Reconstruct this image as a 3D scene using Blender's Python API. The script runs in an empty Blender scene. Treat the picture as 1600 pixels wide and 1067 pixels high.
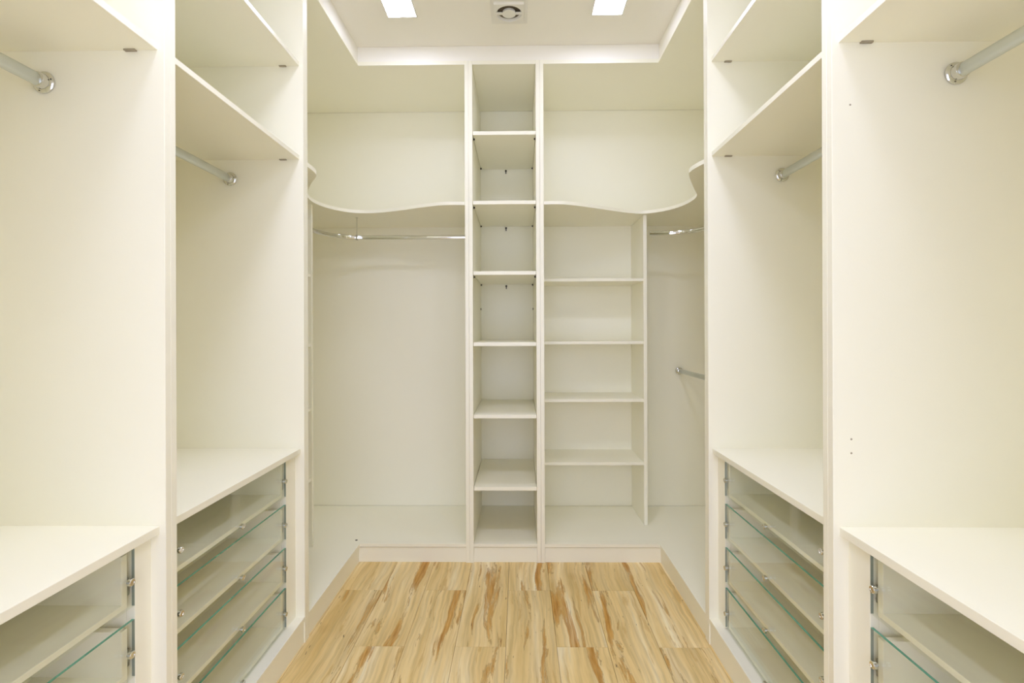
import bpy, bmesh, math, random
from mathutils import Matrix, Vector
random.seed(4)
sc = bpy.context.scene
col = sc.collection

# ---------------------------------------------------------------- camera
cd = bpy.data.cameras.new('camera'); cam = bpy.data.objects.new('camera', cd); col.objects.link(cam)
cd.sensor_width = 36.0; cd.lens = 18.0; cd.shift_y = -0.01244; cd.clip_start = 0.02
cam.matrix_world = (Matrix.Translation((0, 0, 1.124)) @ Matrix.Rotation(0.0134, 4, 'Z')
                    @ Matrix.Rotation(math.pi/2, 4, 'X') @ Matrix.Rotation(-0.0035, 4, 'Z'))
sc.camera = cam
# ---------------------------------------------------------------- world, exposure
w = bpy.data.worlds.new('world'); sc.world = w; w.use_nodes = True
bgn = w.node_tree.nodes['Background']
bgn.inputs[0].default_value = (0.90, 0.95, 1.25, 1); bgn.inputs[1].default_value = 3.0   # added frontal fill, entering through the made-up opening behind the camera
sc.view_settings.view_transform = 'Standard'; sc.view_settings.look = 'None'
sc.view_settings.gamma = 1.0; sc.view_settings.use_curve_mapping = False
sc.view_settings.exposure = -0.22
LAMP = 52.0                      # emission of each ceiling panel
LAMP_COL = (0.90, 0.95, 1.27, 1)      # cool white LED, the camera being balanced for the warm boards
cy = sc.cycles
cy.max_bounces = 14; cy.diffuse_bounces = 9; cy.glossy_bounces = 5; cy.transmission_bounces = 6
cy.transparent_max_bounces = 24; cy.use_denoising = True; cy.caustics_reflective = False
cy.sample_clamp_indirect = 6.0

# ---------------------------------------------------------------- materials
def nmat(name):
    m = bpy.data.materials.new(name); m.use_nodes = True
    nt = m.node_tree; b = nt.nodes['Principled BSDF']
    return m, nt, b
def N(nt, t, **kw):
    n = nt.nodes.new(t)
    for k, v in kw.items(): setattr(n, k, v)
    return n
def paint(name, c, rough=0.5, var=0.03, scale=3.0, bump=0.0, bscale=200.0, spec=0.5):
    m, nt, b = nmat(name)
    tc = N(nt, 'ShaderNodeTexCoord'); no = N(nt, 'ShaderNodeTexNoise'); no.inputs['Scale'].default_value = scale
    no.inputs['Detail'].default_value = 3
    nt.links.new(tc.outputs['Object'], no.inputs['Vector'])
    r = N(nt, 'ShaderNodeValToRGB')
    r.color_ramp.elements[0].position = .3; r.color_ramp.elements[1].position = .7
    r.color_ramp.elements[0].color = (c[0]*(1-var), c[1]*(1-var), c[2]*(1-var*1.3), 1)
    r.color_ramp.elements[1].color = (min(1, c[0]), min(1, c[1]), min(1, c[2]), 1)
    nt.links.new(no.outputs['Fac'], r.inputs['Fac']); nt.links.new(r.outputs['Color'], b.inputs['Base Color'])
    b.inputs['Roughness'].default_value = rough; b.inputs['Specular IOR Level'].default_value = spec
    if bump:
        n2 = N(nt, 'ShaderNodeTexNoise'); n2.inputs['Scale'].default_value = bscale; n2.inputs['Detail'].default_value = 2
        nt.links.new(tc.outputs['Object'], n2.inputs['Vector'])
        bp = N(nt, 'ShaderNodeBump'); bp.inputs['Strength'].default_value = bump; bp.inputs['Distance'].default_value = .001
        nt.links.new(n2.outputs['Fac'], bp.inputs['Height']); nt.links.new(bp.outputs['Normal'], b.inputs['Normal'])
    return m
MEL = paint('white_melamine', (.93, .91, .775), rough=.38, var=.012, scale=2.0, bump=.08, bscale=260, spec=.35)
EDGE = paint('melamine_edge_band', (.93, .905, .765), rough=.32, var=.02, scale=5.0, spec=.4)
WALL = paint('wall_paint', (.85, .83, .77), rough=.8, var=.02, bump=.1, bscale=120)
CEIL = paint('ceiling_paint', (.92, .895, .81), rough=.85, var=.015, bump=.08, bscale=90)
DARK = paint('dark_metal', (.05, .042, .03), rough=.45, var=.2, scale=40)
TAB = paint('grey_brown_metal', (.38, .33, .25), rough=.5, var=.15, scale=60)
PLAST = paint('ivory_plastic', (.84, .82, .75), rough=.4, var=.02, scale=4)
VENTD = paint('vent_interior', (.10, .075, .045), rough=.8, var=.3, scale=30)
def metal(name, c, rough):
    m, nt, b = nmat(name)
    tc = N(nt, 'ShaderNodeTexCoord'); no = N(nt, 'ShaderNodeTexNoise'); no.inputs['Scale'].default_value = 30
    nt.links.new(tc.outputs['Object'], no.inputs['Vector'])
    mr = N(nt, 'ShaderNodeMapRange'); mr.inputs['To Min'].default_value = rough; mr.inputs['To Max'].default_value = rough*1.5+.01
    nt.links.new(no.outputs['Fac'], mr.inputs['Value']); nt.links.new(mr.outputs['Result'], b.inputs['Roughness'])
    b.inputs['Base Color'].default_value = (*c, 1); b.inputs['Metallic'].default_value = 1
    return m
CHROME = metal('polished_chrome', (.70, .70, .67), .05)
TUBE = metal('satin_aluminium_tube', (.66, .69, .66), .34)
STEEL = metal('galvanised_slide_steel', (.42, .43, .40), .35)

def glass_mat():
    m, nt, b = nmat('clear_glass'); nt.nodes.remove(b)
    out = nt.nodes['Material Output']
    tr = N(nt, 'ShaderNodeBsdfTransparent'); tr.inputs[0].default_value = (.982, .99, .972, 1)
    gl = N(nt, 'ShaderNodeBsdfGlossy'); gl.inputs['Roughness'].default_value = .015; gl.inputs[0].default_value = (.95, 1, .97, 1)
    fr = N(nt, 'ShaderNodeFresnel'); ge = N(nt, 'ShaderNodeNewGeometry')
    io = N(nt, 'ShaderNodeMapRange'); io.inputs['To Min'].default_value = 1.4; io.inputs['To Max'].default_value = 1/1.4   # same reflection from inside and outside
    nt.links.new(ge.outputs['Backfacing'], io.inputs['Value']); nt.links.new(io.outputs['Result'], fr.inputs['IOR'])
    tc = N(nt, 'ShaderNodeTexCoord'); no = N(nt, 'ShaderNodeTexNoise'); no.inputs['Scale'].default_value = 9   # faint smears
    nt.links.new(tc.outputs['Object'], no.inputs['Vector'])
    mr = N(nt, 'ShaderNodeMapRange'); mr.inputs['To Min'].default_value = .01; mr.inputs['To Max'].default_value = .03
    nt.links.new(no.outputs['Fac'], mr.inputs['Value']); nt.links.new(mr.outputs['Result'], gl.inputs['Roughness'])
    mx = N(nt, 'ShaderNodeMixShader')
    nt.links.new(fr.outputs[0], mx.inputs[0]); nt.links.new(tr.outputs[0], mx.inputs[1]); nt.links.new(gl.outputs[0], mx.inputs[2])
    nt.links.new(mx.outputs[0], out.inputs['Surface'])
    return m
GLASS = glass_mat()
GEDGE = paint('green_glass_edge', (.13, .40, .27), rough=.12, var=.25, scale=14, spec=.6)

GSIDE = paint('dull_glass_edge', (.30, .36, .32), rough=.2, var=.2, scale=14)

def emis(name, c, s):
    m, nt, b = nmat(name)
    b.inputs['Base Color'].default_value = (.9, .9, .9, 1)
    b.inputs['Emission Color'].default_value = c; b.inputs['Emission Strength'].default_value = s
    return m
LED = emis('led_diffuser', LAMP_COL, LAMP)

def wood():
    m, nt, b = nmat('spalted_maple_laminate'); L = nt.links.new
    tc = N(nt, 'ShaderNodeTexCoord'); oi = N(nt, 'ShaderNodeObjectInfo')
    off = N(nt, 'ShaderNodeVectorMath', operation='SCALE'); off.inputs[0].default_value = (3.1, 7.7, 5.3)
    L(oi.outputs['Random'], off.inputs['Scale'])
    add = N(nt, 'ShaderNodeVectorMath', operation='ADD'); L(tc.outputs['Object'], add.inputs[0]); L(off.outputs[0], add.inputs[1])
    # slow sideways waver so that the figure runs along the board but leans
    wn = N(nt, 'ShaderNodeTexNoise'); wn.inputs['Scale'].default_value = 3.2; wn.inputs['Detail'].default_value = 3; L(add.outputs[0], wn.inputs['Vector'])
    sub = N(nt, 'ShaderNodeVectorMath', operation='SUBTRACT'); L(wn.outputs['Color'], sub.inputs[0]); sub.inputs[1].default_value = (.5, .5, .5)
    sc1 = N(nt, 'ShaderNodeVectorMath', operation='MULTIPLY'); L(sub.outputs[0], sc1.inputs[0]); sc1.inputs[1].default_value = (.045, 0, 0)
    ad2 = N(nt, 'ShaderNodeVectorMath', operation='ADD'); L(add.outputs[0], ad2.inputs[0]); L(sc1.outputs[0], ad2.inputs[1])
    def mp(sx, sy, rz=0.0, lx=0, ly=0):
        q = N(nt, 'ShaderNodeMapping'); q.inputs['Scale'].default_value = (sx, sy, 1); q.inputs['Rotation'].default_value = (0, 0, rz)
        q.inputs['Location'].default_value = (lx, ly, 0); L(ad2.outputs[0], q.inputs['Vector']); return q
    def noise(q, s, d=4, r=.55, dist=0):
        n = N(nt, 'ShaderNodeTexNoise'); n.inputs['Scale'].default_value = s; n.inputs['Detail'].default_value = d
        n.inputs['Roughness'].default_value = r; n.inputs['Distortion'].default_value = dist; L(q.outputs[0], n.inputs['Vector']); return n
    def ramp(src, pts):
        r = N(nt, 'ShaderNodeValToRGB'); e = r.color_ramp.elements
        while len(e) < len(pts): e.new(.5)
        for k, (p, c) in enumerate(pts): e[k].position = p; e[k].color = (*c, 1) if len(c) == 3 else c
        L(src, r.inputs['Fac']); return r
    def mix(f, a, bb, mode='MIX'):
        x = N(nt, 'ShaderNodeMix', data_type='RGBA', blend_type=mode)
        if isinstance(f, float): x.inputs[0].default_value = f
        else: L(f, x.inputs[0])
        for k, s in ((6, a), (7, bb)):
            if isinstance(s, tuple): x.inputs[k].default_value = (*s, 1)
            else: L(s, x.inputs[k])
        return x.outputs[2]
    g = lambda v: (v, v, v)
    base = ramp(noise(mp(19, 1.2), 1.0, 5).outputs['Fac'], [(.28, (.66, .48, .215)), (.45, (.77, .595, .305)), (.57, (.82, .66, .375)), (.68, (.93, .82, .58))])
    fine = ramp(noise(mp(95, 3.0), 1.0, 4, .6).outputs['Fac'], [(.36, g(.84)), (.58, g(1.03))])
    c = mix(1.0, base.outputs['Color'], fine.outputs['Color'], 'MULTIPLY')
    n1 = noise(mp(17, 1.5, .05), 1.0, 5, .62, .5)
    f1 = ramp(n1.outputs['Fac'], [(.575, g(0)), (.595, g(.75)), (.66, g(1.0))])
    n1b = noise(mp(90, 8, .05), 1.0, 3)
    s1 = ramp(n1b.outputs['Fac'], [(.3, (.38, .185, .045)), (.7, (.66, .39, .13))])
    c = mix(f1.outputs['Color'], c, s1.outputs['Color'])
    # thin dark outline that follows the brown streaks
    f2 = ramp(n1.outputs['Fac'], [(.566, g(0)), (.576, g(.6)), (.586, g(0))])
    c = mix(f2.outputs['Color'], c, (.22, .11, .035))
    n3 = noise(mp(34, 2.1, -.04, 3, 8), 1.0, 5, .66, .6)
    f3 = ramp(n3.outputs['Fac'], [(.60, g(0)), (.64, g(.55)), (.7, g(.65))])
    c = mix(f3.outputs['Color'], c, (.58, .39, .16))
    # short ink-dark flecks
    n4 = noise(mp(120, 16, 0, 1, 2), 1.0, 2, .5)
    f4 = ramp(n4.outputs['Fac'], [(.735, g(0)), (.76, g(.8))])
    c = mix(f4.outputs['Color'], c, (.10, .06, .03))
    # soft knots
    vo = N(nt, 'ShaderNodeTexVoronoi'); vo.inputs['Scale'].default_value = 1.0; L(mp(4.2, 2.6, 0, .3, .7).outputs[0], vo.inputs['Vector'])
    f5 = ramp(vo.outputs['Distance'], [(.03, g(.85)), (.09, g(.25)), (.15, g(0))])
    c = mix(f5.outputs['Color'], c, (.40, .20, .06))
    # board-to-board tone
    hv = N(nt, 'ShaderNodeMapRange'); hv.inputs['To Min'].default_value = 1.0; hv.inputs['To Max'].default_value = 1.07; L(oi.outputs['Random'], hv.inputs['Value'])
    hs = N(nt, 'ShaderNodeHueSaturation'); L(hv.outputs[0], hs.inputs['Value']); L(c, hs.inputs['Color']); hs.inputs['Saturation'].default_value = 1.08
    L(hs.outputs[0], b.inputs['Base Color'])
    b.inputs['Roughness'].default_value = .42; b.inputs['Specular IOR Level'].default_value = .3
    bp = N(nt, 'ShaderNodeBump'); bp.inputs['Strength'].default_value = .12; bp.inputs['Distance'].default_value = .0006
    L(fine.outputs['Color'], bp.inputs['Height']); L(bp.outputs['Normal'], b.inputs['Normal'])
    return m
WOOD = wood()

# ---------------------------------------------------------------- helpers
def link(name, me, parent=None, mats=()):
    for m in mats: me.materials.append(m)
    o = bpy.data.objects.new(name, me); col.objects.link(o)
    if parent is not None: o.parent = parent
    return o
def box_bm(bm, x0, x1, y0, y1, z0, z1, mi=0, bev=0.0):
    x0, x1 = sorted((x0, x1)); y0, y1 = sorted((y0, y1)); z0, z1 = sorted((z0, z1))
    vs = [bm.verts.new(p) for p in ((x0,y0,z0),(x1,y0,z0),(x1,y1,z0),(x0,y1,z0),(x0,y0,z1),(x1,y0,z1),(x1,y1,z1),(x0,y1,z1))]
    fs = [bm.faces.new([vs[k] for k in f]) for f in ((3,2,1,0),(4,5,6,7),(0,1,5,4),(1,2,6,5),(2,3,7,6),(3,0,4,7))]
    for f in fs: f.material_index = mi
    if bev:
        es = list({e for f in fs for e in f.edges})
        bmesh.ops.bevel(bm, geom=es, offset=bev, segments=1, affect='EDGES', profile=.5, material=mi)
    return fs
def finish(bm, name, mats, parent=None, smooth=None):
    me = bpy.data.meshes.new(name); bm.normal_update(); bm.to_mesh(me); bm.free()
    if smooth is not None:
        me.polygons.foreach_set('use_smooth', [True]*len(me.polygons))
        me.set_sharp_from_angle(angle=math.radians(smooth))
    if not isinstance(mats, (list, tuple)): mats = [mats]
    return link(name, me, parent, mats)
def box(name, x0, x1, y0, y1, z0, z1, m, parent=None, bev=.0007):
    """thin boards get an edge band on their narrow faces"""
    bm = bmesh.new(); box_bm(bm, x0, x1, y0, y1, z0, z1, 0, bev)
    mats = [m]
    if m is MEL:
        d = [abs(x1-x0), abs(y1-y0), abs(z1-z0)]; ax = d.index(min(d))
        bm.normal_update()
        for f in bm.faces:
            if abs(f.normal[ax]) < .5: f.material_index = 1
        mats = [MEL, EDGE]
    return finish(bm, name, mats, parent)
def cyl_bm(bm, c, axis, r, h, seg=20, mi=0, r2=None):
    """cylinder or cone frustum from c along axis for length h"""
    a = Vector(axis).normalized(); t = a.orthogonal().normalized(); b2 = a.cross(t)
    r2 = r if r2 is None else r2; c = Vector(c); rings = []
    for q, rr in ((0, r), (h, r2)):
        rings.append([bm.verts.new(c + a*q + (t*math.cos(k*2*math.pi/seg) + b2*math.sin(k*2*math.pi/seg))*rr) for k in range(seg)])
    for k in range(seg):
        f = bm.faces.new((rings[0][k], rings[0][(k+1) % seg], rings[1][(k+1) % seg], rings[1][k])); f.material_index = mi
    f = bm.faces.new(rings[0][::-1]); f.material_index = mi
    f = bm.faces.new(rings[1]); f.material_index = mi
def lathe_bm(bm, c, axis, prof, seg=28, mi=0):
    a = Vector(axis).normalized(); t = a.orthogonal().normalized(); b2 = a.cross(t); c = Vector(c); rings = []
    for h, r in prof:
        if r < 1e-6: rings.append([bm.verts.new(c + a*h)])
        else: rings.append([bm.verts.new(c + a*h + (t*math.cos(k*2*math.pi/seg) + b2*math.sin(k*2*math.pi/seg))*r) for k in range(seg)])
    for A, B in zip(rings, rings[1:]):
        for k in range(seg):
            k2 = (k+1) % seg
            vs = [A[k % len(A)], A[k2 % len(A)], B[k2 % len(B)], B[k % len(B)]]
            vs = [v for n, v in enumerate(vs) if v not in vs[:n]]
            if len(vs) > 2:
                f = bm.faces.new(vs); f.material_index = mi
def prism(name, pts, z0, z1, parent, edge_mat=True):
    bm = bmesh.new()
    A = [bm.verts.new((x, y, z0)) for x, y in pts]; B = [bm.verts.new((x, y, z1)) for x, y in pts]
    n = len(pts)
    bm.faces.new(A); bm.faces.new(B)
    for k in range(n):
        f = bm.faces.new((A[k], A[(k+1) % n], B[(k+1) % n], B[k])); f.material_index = 1
    bmesh.ops.recalc_face_normals(bm, faces=bm.faces)
    o = finish(bm, name, [MEL, EDGE], parent)
    return o
def smooth_curve(P, sub=6):
    out = []
    for i in range(len(P)-1):
        p0 = Vector(P[max(i-1, 0)]); p1 = Vector(P[i]); p2 = Vector(P[i+1]); p3 = Vector(P[min(i+2, len(P)-1)])
        for k in range(sub):
            t = k/sub
            out.append(.5*((2*p1) + (p2-p0)*t + (2*p0-5*p1+4*p2-p3)*t*t + (3*p1-p0-3*p2+p3)*t**3))
    out.append(Vector(P[-1])); return out
def stadium_tube(name, path, hh, ww, m, parent):
    """oval rail: profile ww wide (sideways) by hh tall, swept along a horizontal path"""
    bm = bmesh.new(); prof = []
    r = ww/2; s = hh/2 - r
    for k in range(9): a = math.pi*k/8; prof.append((r*math.cos(a), s + r*math.sin(a)))
    for k in range(9): a = math.pi + math.pi*k/8; prof.append((r*math.cos(a), -s + r*math.sin(a)))
    rings = []
    for i, p in enumerate(path):
        d = (path[min(i+1, len(path)-1)] - path[max(i-1, 0)]).normalized()
        side = Vector((d.y, -d.x, 0)).normalized()
        rings.append([bm.verts.new(p + side*a + Vector((0, 0, b))) for a, b in prof])
    n = len(prof)
    for A, B in zip(rings, rings[1:]):
        for k in range(n): bm.faces.new((A[k], A[(k+1) % n], B[(k+1) % n], B[k]))
    bm.faces.new(rings[0]); bm.faces.new(rings[-1][::-1])
    bmesh.ops.recalc_face_normals(bm, faces=bm.faces)
    return finish(bm, name, m, parent, smooth=35)
def flange(parent, c, axis, name='rod_flange', R=.024, depth=.020):
    """chrome cup screwed to a panel, with screw heads round its rim"""
    bm = bmesh.new()
    lathe_bm(bm, c, axis, [(0, 0), (0, R), (.003, R), (.0055, R*.90), (.007, R*.72), (depth, R*.66), (depth+.001, R*.60), (depth+.001, 0)], 32, 0)
    a = Vector(axis).normalized(); t = a.orthogonal().normalized(); b2 = a.cross(t)
    for k in range(3):
        an = 2*math.pi*k/3 + .5
        p = Vector(c) + (t*math.cos(an) + b2*math.sin(an))*R*.84
        cyl_bm(bm, p + a*.0035, axis, .0032, .003, 10, 0, .0026)
        cyl_bm(bm, p + a*.0066, axis, .0013, .0006, 6, 1)
    bmesh.ops.recalc_face_normals(bm, faces=bm.faces)
    return finish(bm, name, [CHROME, DARK], parent, smooth=40)
def thing(name, label, cat, group=None, loc=(0, 0, 0)):
    o = bpy.data.objects.new(name, None); col.objects.link(o); o.location = loc
    o.empty_display_size = .1
    o['label'] = label; o['category'] = cat
    if group: o['group'] = group
    return o
def struct(o):
    o['kind'] = 'structure'; return o
def place_base(root, loc):
    """put the Empty at the thing's base without moving its parts"""
    root.location = loc
    inv = Matrix.Translation(-Vector(loc))
    for ch in root.children: ch.matrix_parent_inverse = inv

# ---------------------------------------------------------------- key dimensions (metres)
XL, XR = -.771, .672            # aisle planes of the side wardrobes
BL, BR = -1.31, 1.21            # backs of the side wardrobes
Y1, Y2, YF, YB = 1.106, 1.827, 2.458, 3.0
Y0 = .385
TOP = 2.395
TH = .018
CEILZ = 2.485
FRONT = -.95

# ---------------------------------------------------------------- structure
def slab(name, *a, m=WALL): return struct(box(name, *a, m, None, 0))
slab('wall_left', BL-.10, BL-.001, FRONT, YB+.1, 0, 2.62)
slab('wall_right', BR+.001, BR+.10, FRONT, YB+.1, 0, 2.62)
slab('wall_back', BL, BR, YB+.001, YB+.1, 0, 2.62)
# front wall behind the camera, with a wide opening added to let the world fill in
bm = bmesh.new()
box_bm(bm, BL, -.85, FRONT-.1, FRONT, 0, 2.62); box_bm(bm, .75, BR, FRONT-.1, FRONT, 0, 2.62)
box_bm(bm, -.85, .75, FRONT-.1, FRONT, 2.25, 2.62)
struct(finish(bm, 'wall_front', WALL))
slab('ceiling', BL, BR, FRONT, YB, CEILZ, 2.62, m=CEIL)
# dropped plaster soffit above the wardrobes, round the raised middle of the ceiling
slab('trim_1', BL, XL-.003, FRONT, YF+.002, TOP+TH+.0005, CEILZ-.0005, m=CEIL)
slab('trim_2', XR+.003, BR, FRONT, YF+.002, TOP+TH+.0005, CEILZ-.0005, m=CEIL)
slab('trim_3', BL, BR, YF+.003, YB, TOP+TH+.0005, CEILZ-.0005, m=CEIL)

floor = slab('floor', BL, BR, FRONT, YB, -.06, -.009, m=WALL)
PW, PL = .18, 1.2
def plank(x0, x1, y0, y1):
    bm = bmesh.new(); g = .0005
    cx, cy_ = (x0+x1)/2, (y0+y1)/2
    box_bm(bm, x0+g-cx, x1-g-cx, y0+g-cy_, y1-g-cy_, -.0085, 0, 0, 0)
    es = [e for e in bm.edges if all(abs(v.co.z) < 1e-6 for v in e.verts)]
    bmesh.ops.bevel(bm, geom=es, offset=.0009, segments=1, affect='EDGES')
    o = finish(bm, 'plank', WOOD, floor); o.location = (cx, cy_, 0)
seam = -.41 - PW*5; k = 0
while seam < BR:
    a, b = max(seam, BL), min(seam+PW, BR)
    if b - a > .005:
        ys = (2.2 if k % 2 == 1 else 1.81) - PL*4
        while ys < YB:
            p, q = max(ys, FRONT), min(ys+PL, YB)
            if q - p > .005: plank(a, b, p, q)
            ys += PL
    seam += PW; k += 1

# ---------------------------------------------------------------- ceiling lights and fan
def ceiling_light(x0, x1, y0, y1, label, group=None):
    t = thing('ceiling_light', label, 'light', group)
    f = .006; z = CEILZ
    bm = bmesh.new()
    for a in ((x0-f, x1+f, y0-f, y0), (x0-f, x1+f, y1, y1+f), (x0-f, x0, y0, y1), (x1, x1+f, y0, y1)):
        box_bm(bm, *a, z-.004, z-.0003)
    finish(bm, 'frame', PLAST, t)
    box('diffuser', x0+.0004, x1-.0004, y0+.0004, y1-.0004, z-.003, z-.0004, LED, t, 0)
    place_base(t, ((x0+x1)/2, (y0+y1)/2, z))
ceiling_light(-.562, -.442, 2.10, 2.22, 'square white recessed ceiling light left of the exhaust fan')
ceiling_light(.323, .449, 2.10, 2.22, 'square white recessed ceiling light right of the exhaust fan')
for y in (.95,):  # unseen pair added and enlarged to raise the overall brightness
    for x, s in ((-.5, 'left'), (.386, 'right')):
        ceiling_light(x-.11, x+.11, y-.11, y+.11, 'larger square fill light added on the %s of the ceiling, unseen, out of the frame' % s, 'added unseen fill lights')

t = thing('exhaust_fan', 'square ivory ceiling exhaust fan with round centre between the two lights', 'fan')
cx, cyy, hs = -.0375, 2.186, .078
bm = bmesh.new()
# backing plate
box_bm(bm, cx-hs, cx+hs, cyy-hs-.004, cyy+hs+.012, CEILZ-.006, CEILZ-.0003, 0, .001)
finish(bm, 'mounting_plate', PLAST, t)
# raised square cover with a round hole
bm = bmesh.new(); n = 48; R1 = .055; h2 = .064; zt, zb = CEILZ-.0062, CEILZ-.017
def sq(a, h):
    c, s = math.cos(a), math.sin(a); q = h/max(abs(c), abs(s)); return c*q, s*q
def loop(f, z): return [bm.verts.new((cx+f(k)[0], cyy+f(k)[1], z)) for k in range(n)]
A = loop(lambda k: sq(2*math.pi*k/n, h2), zt); B = loop(lambda k: sq(2*math.pi*k/n, h2-.001), zb)
C = loop(lambda k: (R1*math.cos(2*math.pi*k/n), R1*math.sin(2*math.pi*k/n)), zb)
D = loop(lambda k: (R1*.90*math.cos(2*math.pi*k/n), R1*.90*math.sin(2*math.pi*k/n)), zt)
for P, Q in ((A, B), (B, C), (C, D)):
    for k in range(n): bm.faces.new((P[k], P[(k+1) % n], Q[(k+1) % n], Q[k]))
bmesh.ops.recalc_face_normals(bm, faces=bm.faces)
finish(bm, 'cover', PLAST, t, smooth=30)
bm = bmesh.new(); cyl_bm(bm, (cx, cyy, CEILZ-.0072), (0, 0, 1), R1*.89, .0009, 36); finish(bm, 'dark_opening', VENTD, t)
bm = bmesh.new(); cyl_bm(bm, (cx, cyy, CEILZ-.018), (0, 0, 1), .029, .0105, 36, 0, .027); finish(bm, 'hub', PLAST, t, smooth=40)
for s in (-1, 1):
    box('crossbar', cx+s*.0285, cx+s*.0552, cyy-.007, cyy+.007, CEILZ-.0172, CEILZ-.012, PLAST, t, .0005)
place_base(t, (cx, cyy, CEILZ))

# ---------------------------------------------------------------- side wardrobes
def drawer(root, s, xg, y0, y1, z0, z1, zk):
    """glass fronted drawer: s=-1 left side, +1 right side; xg = aisle face of the glass; y0..y1 glass ends"""
    g = .006; xi = xg + s*(g+.0003)               # front of the white box
    xb = xi + s*.43
    sy0, sy1 = y0+.012, y1-.012; bt = .012
    bm = bmesh.new()
    zb = z0 + .002
    box_bm(bm, xi, xb, sy0, sy1, zb, zb+bt, 0, .0005)                       # bottom
    for a, b in ((sy0, sy0+.015), (sy1-.015, sy1)):
        box_bm(bm, xi, xb, a, b, zb+bt, z1-.012, 0, .0005)                  # sides
    box_bm(bm, xb-s*.015, xb, sy0+.015, sy1-.015, zb+bt, z1-.012, 0, .0005) # back
    d = finish(bm, 'drawer', MEL, root)
    bm = bmesh.new(); fs = box_bm(bm, xg, xg+s*g, y0, y1, z0, z1, 0, 0)
    bm.normal_update()
    for f in bm.faces:
        if f.normal.z > .5: f.material_index = 1
        elif abs(f.normal.y) > .5: f.material_index = 2
    finish(bm, 'glass_front', [GLASS, GEDGE, GSIDE], d)
    for y, z in ((y1-.019, zk), (y0+.019, zk), ((y0+y1)/2, z0+.009)):
        bm = bmesh.new()
        lathe_bm(bm, (xg+s*.0001, y, z), (-s, 0, 0), [(0, 0), (0, .0042), (.004, .0042), (.0042, .0078), (.0098, .0078), (.0112, .0066), (.0112, .0045), (.0104, .004), (.0104, 0)], 22)
        bmesh.ops.recalc_face_normals(bm, faces=bm.faces)
        finish(bm, 'screw_knob', CHROME, d, smooth=35)
    for a in (sy0-.0085, sy1+.0005):               # steel runners in the slots at both sides
        box('drawer_slide', xi+s*.002, xi+s*.40, a, a+.008, z0+.025, z0+.06, STEEL, d, .0005)

def side_wardrobe(s, ya, yb, label, xfront, xback, jn, jf):
    """bay between ya and yb (outer faces of its own side panels)"""
    t = thing('open_wardrobe', label, 'wardrobe', None)
    xs = xfront + s*.0145                        # shelves sit a little behind the side panels
    xbk = xback - s*.006
    box('back_panel', xback-s*.0005, xbk, ya+TH, yb-TH, .095, TOP, MEL, t)
    for a, b in ((ya, ya+TH), (yb-TH, yb)):
        box('side_panel', xfront, xback-s*.0005, a, b, 0, TOP+TH, MEL, t)
    i0, i1 = ya+TH, yb-TH
    box('top_panel', xfront+s*.001, xbk, i0, i1, TOP, TOP+TH, MEL, t)
    for z in (2.069, 1.734):
        sh = box('shelf', xs, xbk, i0, i1, z, z+.015, MEL, t)
        for yy in (i0+.0001, i1-.0081):
            box('shelf_bracket', xs+s*.045, xs+s*.070, yy, yy+.008, z-.0032, z-.0001, TAB, sh, .0004)
    ct = .679
    box('countertop', xs-s*.001, xbk, i0, i1, ct, ct+.018, MEL, t)
    box('base_panel', xfront+s*.0005, xbk, i0, i1, .078, .093, MEL, t)
    box('plinth', xfront+s*.004, xfront+s*.019, i0, i1, 0, .0775, MEL, t)
    xg = xfront + s*.033
    box('filler_strip', xg, xg+s*.018, i1-jf, i1-.0002, .0935, ct-.0005, MEL, t)
    box('filler_strip', xg, xg+s*.018, i0+.0002, i0+jn, .0935, ct-.0005, MEL, t)
    # inner carcass sides on which the slides run
    for a, b in ((i1-jf, i1-jf+.018), (i0+jn-.018, i0+jn)):
        box('carcass_side', xg+s*.0185, xbk, a, b, .0935, ct-.0005, MEL, t)
    g0, g1 = i0+jn+.001, i1-jf-.001
    for z0, z1, zk in ((.549, .674, .607), (.402, .521, .458), (.253, .372, .31), (.099, .234, .155)):
        drawer(t, s, xg, g0, g1, z0, z1, zk)
    rx = -1.035 if s < 0 else .934
    rod = stadium_tube('hanging_rod', [Vector((rx, i0+.004, 1.665)), Vector((rx, (i0+i1)/2, 1.665)), Vector((rx, i1-.004, 1.665))], .029, .016, TUBE, t)
    flange(rod, (rx, i0+.0003, 1.665), (0, 1, 0)); flange(rod, (rx, i1-.0003, 1.665), (0, -1, 0))
    place_base(t, ((xfront+xback)/2, (ya+yb)/2, 0))
    return t
# inner face of the far side panel of each bay is where the photo shows it (Y1, Y2)
side_wardrobe(-1, Y0, Y1+TH, 'nearest white open wardrobe on the left, cut off by the left picture edge', XL, BL, .047, .047)
wr1 = side_wardrobe(1, Y0, Y1+TH, 'nearest white open wardrobe on the right, cut off by the right picture edge', XR, BR, .066, .066)
side_wardrobe(-1, Y1+TH+.0005, Y2+TH, 'white open wardrobe with four glass drawers, second from camera on the left', XL, BL, .03, .074)
side_wardrobe(1, Y1+TH+.0005, Y2+TH, 'white open wardrobe with four glass drawers, second from camera on the right', XR, BR, .03, .06)

# small empty screw holes in the near right side panel
for x, z in ((.711, 1.601), (.711, .885), (.711, .855)):
    bm = bmesh.new(); cyl_bm(bm, (x, Y1-.0003, z), (0, 1, 0), .0022, .0006, 10)
    o = finish(bm, 'screw_hole', TAB, wr1); o.matrix_parent_inverse = Matrix.Translation(-wr1.location)

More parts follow.
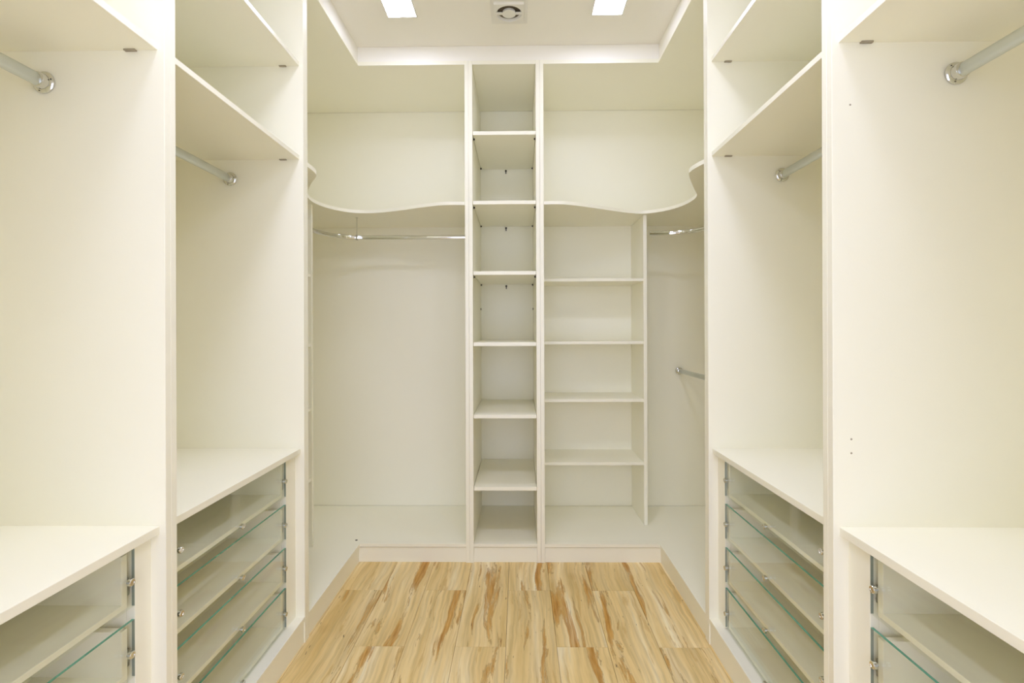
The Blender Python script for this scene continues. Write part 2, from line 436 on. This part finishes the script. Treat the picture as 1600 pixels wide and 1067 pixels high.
# ---------------------------------------------------------------- corner wardrobes at the back
YC = Y2+TH+.0005                # where the corner units start
SB = 1.7195                     # underside of the wavy shelf
BT, BB = .090, .075
def corner(s, label):
    t = thing('corner_wardrobe', label, 'wardrobe')
    xf, xw = (XL, BL) if s < 0 else (XR, BR)
    xd = -.2575 if s < 0 else .1215              # outer face of the divider that borders the tower
    xdi = xd + s*.0005 + s*0
    # divider belongs to the tower side by side with its own panel
    box('side_panel', xd-s*.018, xd, YF, YB-.0005, 0, TOP+TH, MEL, t)
    box('side_panel', xf, xw-s*.0005, YC, YC+TH, 0, TOP+TH, MEL, t)
    box('back_panel', xd+s*.0003, xw-s*.007, YB-.0065, YB-.0005, BT, TOP, MEL, t)
    box('back_panel', xw-s*.0065, xw-s*.0005, YC+TH, YB-.0005, BT, TOP, MEL, t)
    L = [(xd+s*.0003, YF+.001), (xf, YF+.001), (xf, YC+TH+.0002), (xw-s*.0070, YC+TH+.0002), (xw-s*.0070, YB-.007), (xd+s*.0003, YB-.007)]
    prism('base_panel', L, BB, BT-.0002, t)
    prism('top_panel', L, TOP, TOP+TH, t)
    box('plinth', xd+s*.0004, xf+s*.020, YF+.007, YF+.022, 0, BB-.0038, MEL, t)
    box('plinth', xf+s*.005, xf+s*.020, YC+TH+.0004, YF+.0065, 0, BB-.0038, MEL, t)
    if s < 0:
        E_ = [(-.2580, 2.458), (-.36, 2.457), (-.471, 2.500), (-.614, 2.571), (-.722, 2.610), (-.806, 2.616), (-.878, 2.584), (-.938, 2.497), (-.960, 2.395), (-.950, 2.30), (-.918, 2.215), (-.841, 2.072), (-.788, 1.986), (-.7725, 1.93), (-.7715, 1.8642)]
    else:
        E_ = [(.1222, 2.458), (.228, 2.462), (.38, 2.540), (.487, 2.605), (.58, 2.655), (.655, 2.667), (.72, 2.632), (.769, 2.573), (.803, 2.482), (.812, 2.38), (.798, 2.30), (.747, 2.190), (.668, 2.012), (.655, 1.955), (.662, 1.90), (.6725, 1.8642)]
    P = [(v.x, v.y) for v in smooth_curve([(x, y, 0) for x, y in E_], 7)]
    P += [(xw-s*.0072, YC+TH+.0004), (xw-s*.0072, YB-.0072), (xd+s*.0006, YB-.0072)]
    o = prism('wavy_shelf', P, SB, SB+.016, t)
    for poly in o.data.polygons:
        if poly.material_index == 1: poly.use_smooth = True
    o.data.set_sharp_from_angle(angle=math.radians(40))
    zs = (1.372, 1.041, .737, .404)
    return t, xd, xf, xw, zs
RZ = 1.614
tl, xd, xf, xw, zs = corner(-1, 'white corner wardrobe with wavy shelf and curved chrome rail at back left')
# narrow shelves on the left wall, ending on an upright panel
box('upright_panel', xw+.0075, -.985, 2.420, 2.438, BT+.0002, SB-.0003, MEL, tl)
for z in zs: box('shelf', xw+.0075, -.988, YC+TH+.0004, 2.4196, z, z+.015, MEL, tl)
path = [Vector((xd-.0005, 2.73, RZ))]
R = .22; cxx, cyy2 = -1.015+R, 2.73-R
path += [Vector((-.5, 2.73, RZ))]
for k in range(13):
    a = math.pi/2 + (math.pi/2)*k/12; path.append(Vector((cxx+R*math.cos(a), cyy2+R*math.sin(a), RZ)))
path += [Vector((-1.015, 2.4385, RZ))]
rod = stadium_tube('curved_rail', path, .022, .012, CHROME, tl)
bm = bmesh.new(); hx, hy = -.862, 2.720
cyl_bm(bm, (hx, hy, RZ+.0112), (0, 0, 1), .0022, SB-RZ-.0115, 10); cyl_bm(bm, (hx, hy, SB-.0025), (0, 0, 1), .007, .0022, 14)
box_bm(bm, hx-.003, hx+.003, hy-.0095, hy-.0075, RZ-.014, RZ+.0125); box_bm(bm, hx-.003, hx+.003, hy+.0075, hy+.0095, RZ-.014, RZ+.0125)
box_bm(bm, hx-.003, hx+.003, hy-.0095, hy+.0095, RZ-.0155, RZ-.0135)
finish(bm, 'rail_hanger', CHROME, rod, smooth=40)
bm = bmesh.new(); cyl_bm(bm, (-.80, 2.50, BT-.0001), (0, 0, 1), .006, .0012, 16); finish(bm, 'dark_plug', DARK, tl)
place_base(tl, (-.9, 2.7, 0))

tr_, xd, xf, xw, zs = corner(1, 'white corner wardrobe with wavy shelf and five cubby shelves at back right')
box('upright_panel', .655, .673, 2.698, YB-.0068, BT+.0002, SB-.0003, MEL, tr_)
for z in zs: box('shelf', xd+.0004, .6548, 2.701, YB-.0068, z, z+.015, MEL, tr_)
path = [Vector((.6735, 2.655, RZ))]
R = .22; rx = .935; cxx, cyy2 = rx-R-.02, 2.62-R-.015
path = [Vector((.6735, 2.648, RZ)), Vector((.70, 2.650, RZ))]
for k in range(13):
    a = math.pi/2 - (math.pi/2)*k/12; path.append(Vector((rx-.20+.20*math.cos(a), 2.45+.20*math.sin(a), RZ)))
path += [Vector((rx, YC+TH+.0005, RZ))]
stadium_tube('curved_rail', path, .022, .012, CHROME, tr_)
rod = stadium_tube('hanging_rod', [Vector((.931, YC+TH+.004, .876)), Vector((.931, 2.4, .876)), Vector((.931, YB-.012, .876))], .026, .014, TUBE, tr_)
flange(rod, (.931, YB-.0068, .876), (0, -1, 0), R=.021); flange(rod, (.931, YC+TH+.0003, .876), (0, 1, 0), R=.021)
place_base(tr_, (.8, 2.7, 0))

# ---------------------------------------------------------------- central shelf tower
t = thing('shelf_tower', 'tall narrow white shelf tower at the centre of the back wall', 'shelving')
TL, TR = -.2390, .1030           # outer faces of its own panels (the neighbours' panels touch them)
box('side_panel', TL, TL+.0185, YF, YB-.0005, 0, TOP+TH, MEL, t)
box('side_panel', TR-.0185, TR, YF, YB-.0005, 0, TOP+TH, MEL, t)
a, b = TL+.0187, TR-.0187
box('back_panel', a, b, YB-.0065, YB-.0005, BT, TOP, MEL, t)
box('top_panel', a, b, YF+.001, YB-.0068, TOP, TOP+TH, MEL, t)
for z in (2.056, 1.722, 1.383, 1.041, .693, .346):
    sh = box('shelf', a+.002, b-.001, YF+.002, YB-.009, z, z+TH, MEL, t)
    if z > 1.3:
        for x, sx in ((a+.0002, 1), (b-.0002, -1)):
            for y in (YF+.045, YB-.04):
                bm = bmesh.new(); cyl_bm(bm, (x, y, z-.0055), (sx, 0, 0), .0042, .008, 12); cyl_bm(bm, (x, y, z-.0055), (sx, 0, 0), .006, .0015, 12)
                finish(bm, 'shelf_pin', DARK, sh)
        bm = bmesh.new(); xm = -.0725
        cyl_bm(bm, (xm, YB-.0068, z-.010), (0, -1, 0), .0058, .004, 12); box_bm(bm, xm-.0028, xm+.0028, YB-.0105, YB-.0068, z-.026, z-.010)
        finish(bm, 'back_clip', DARK, sh)
for x, sx in ((a+.0002, 1), (b-.0002, -1)):
    bm = bmesh.new(); cyl_bm(bm, (x, YB-.05, 1.238), (sx, 0, 0), .006, .004, 12); finish(bm, 'shelf_pin', DARK, t)
box('base_panel', a, b, YF+.001, YB-.0068, BB, BT, MEL, t)
box('plinth', a, b, YF+.007, YF+.022, 0, BB-.0038, MEL, t)
place_base(t, (-.07, 2.73, 0))
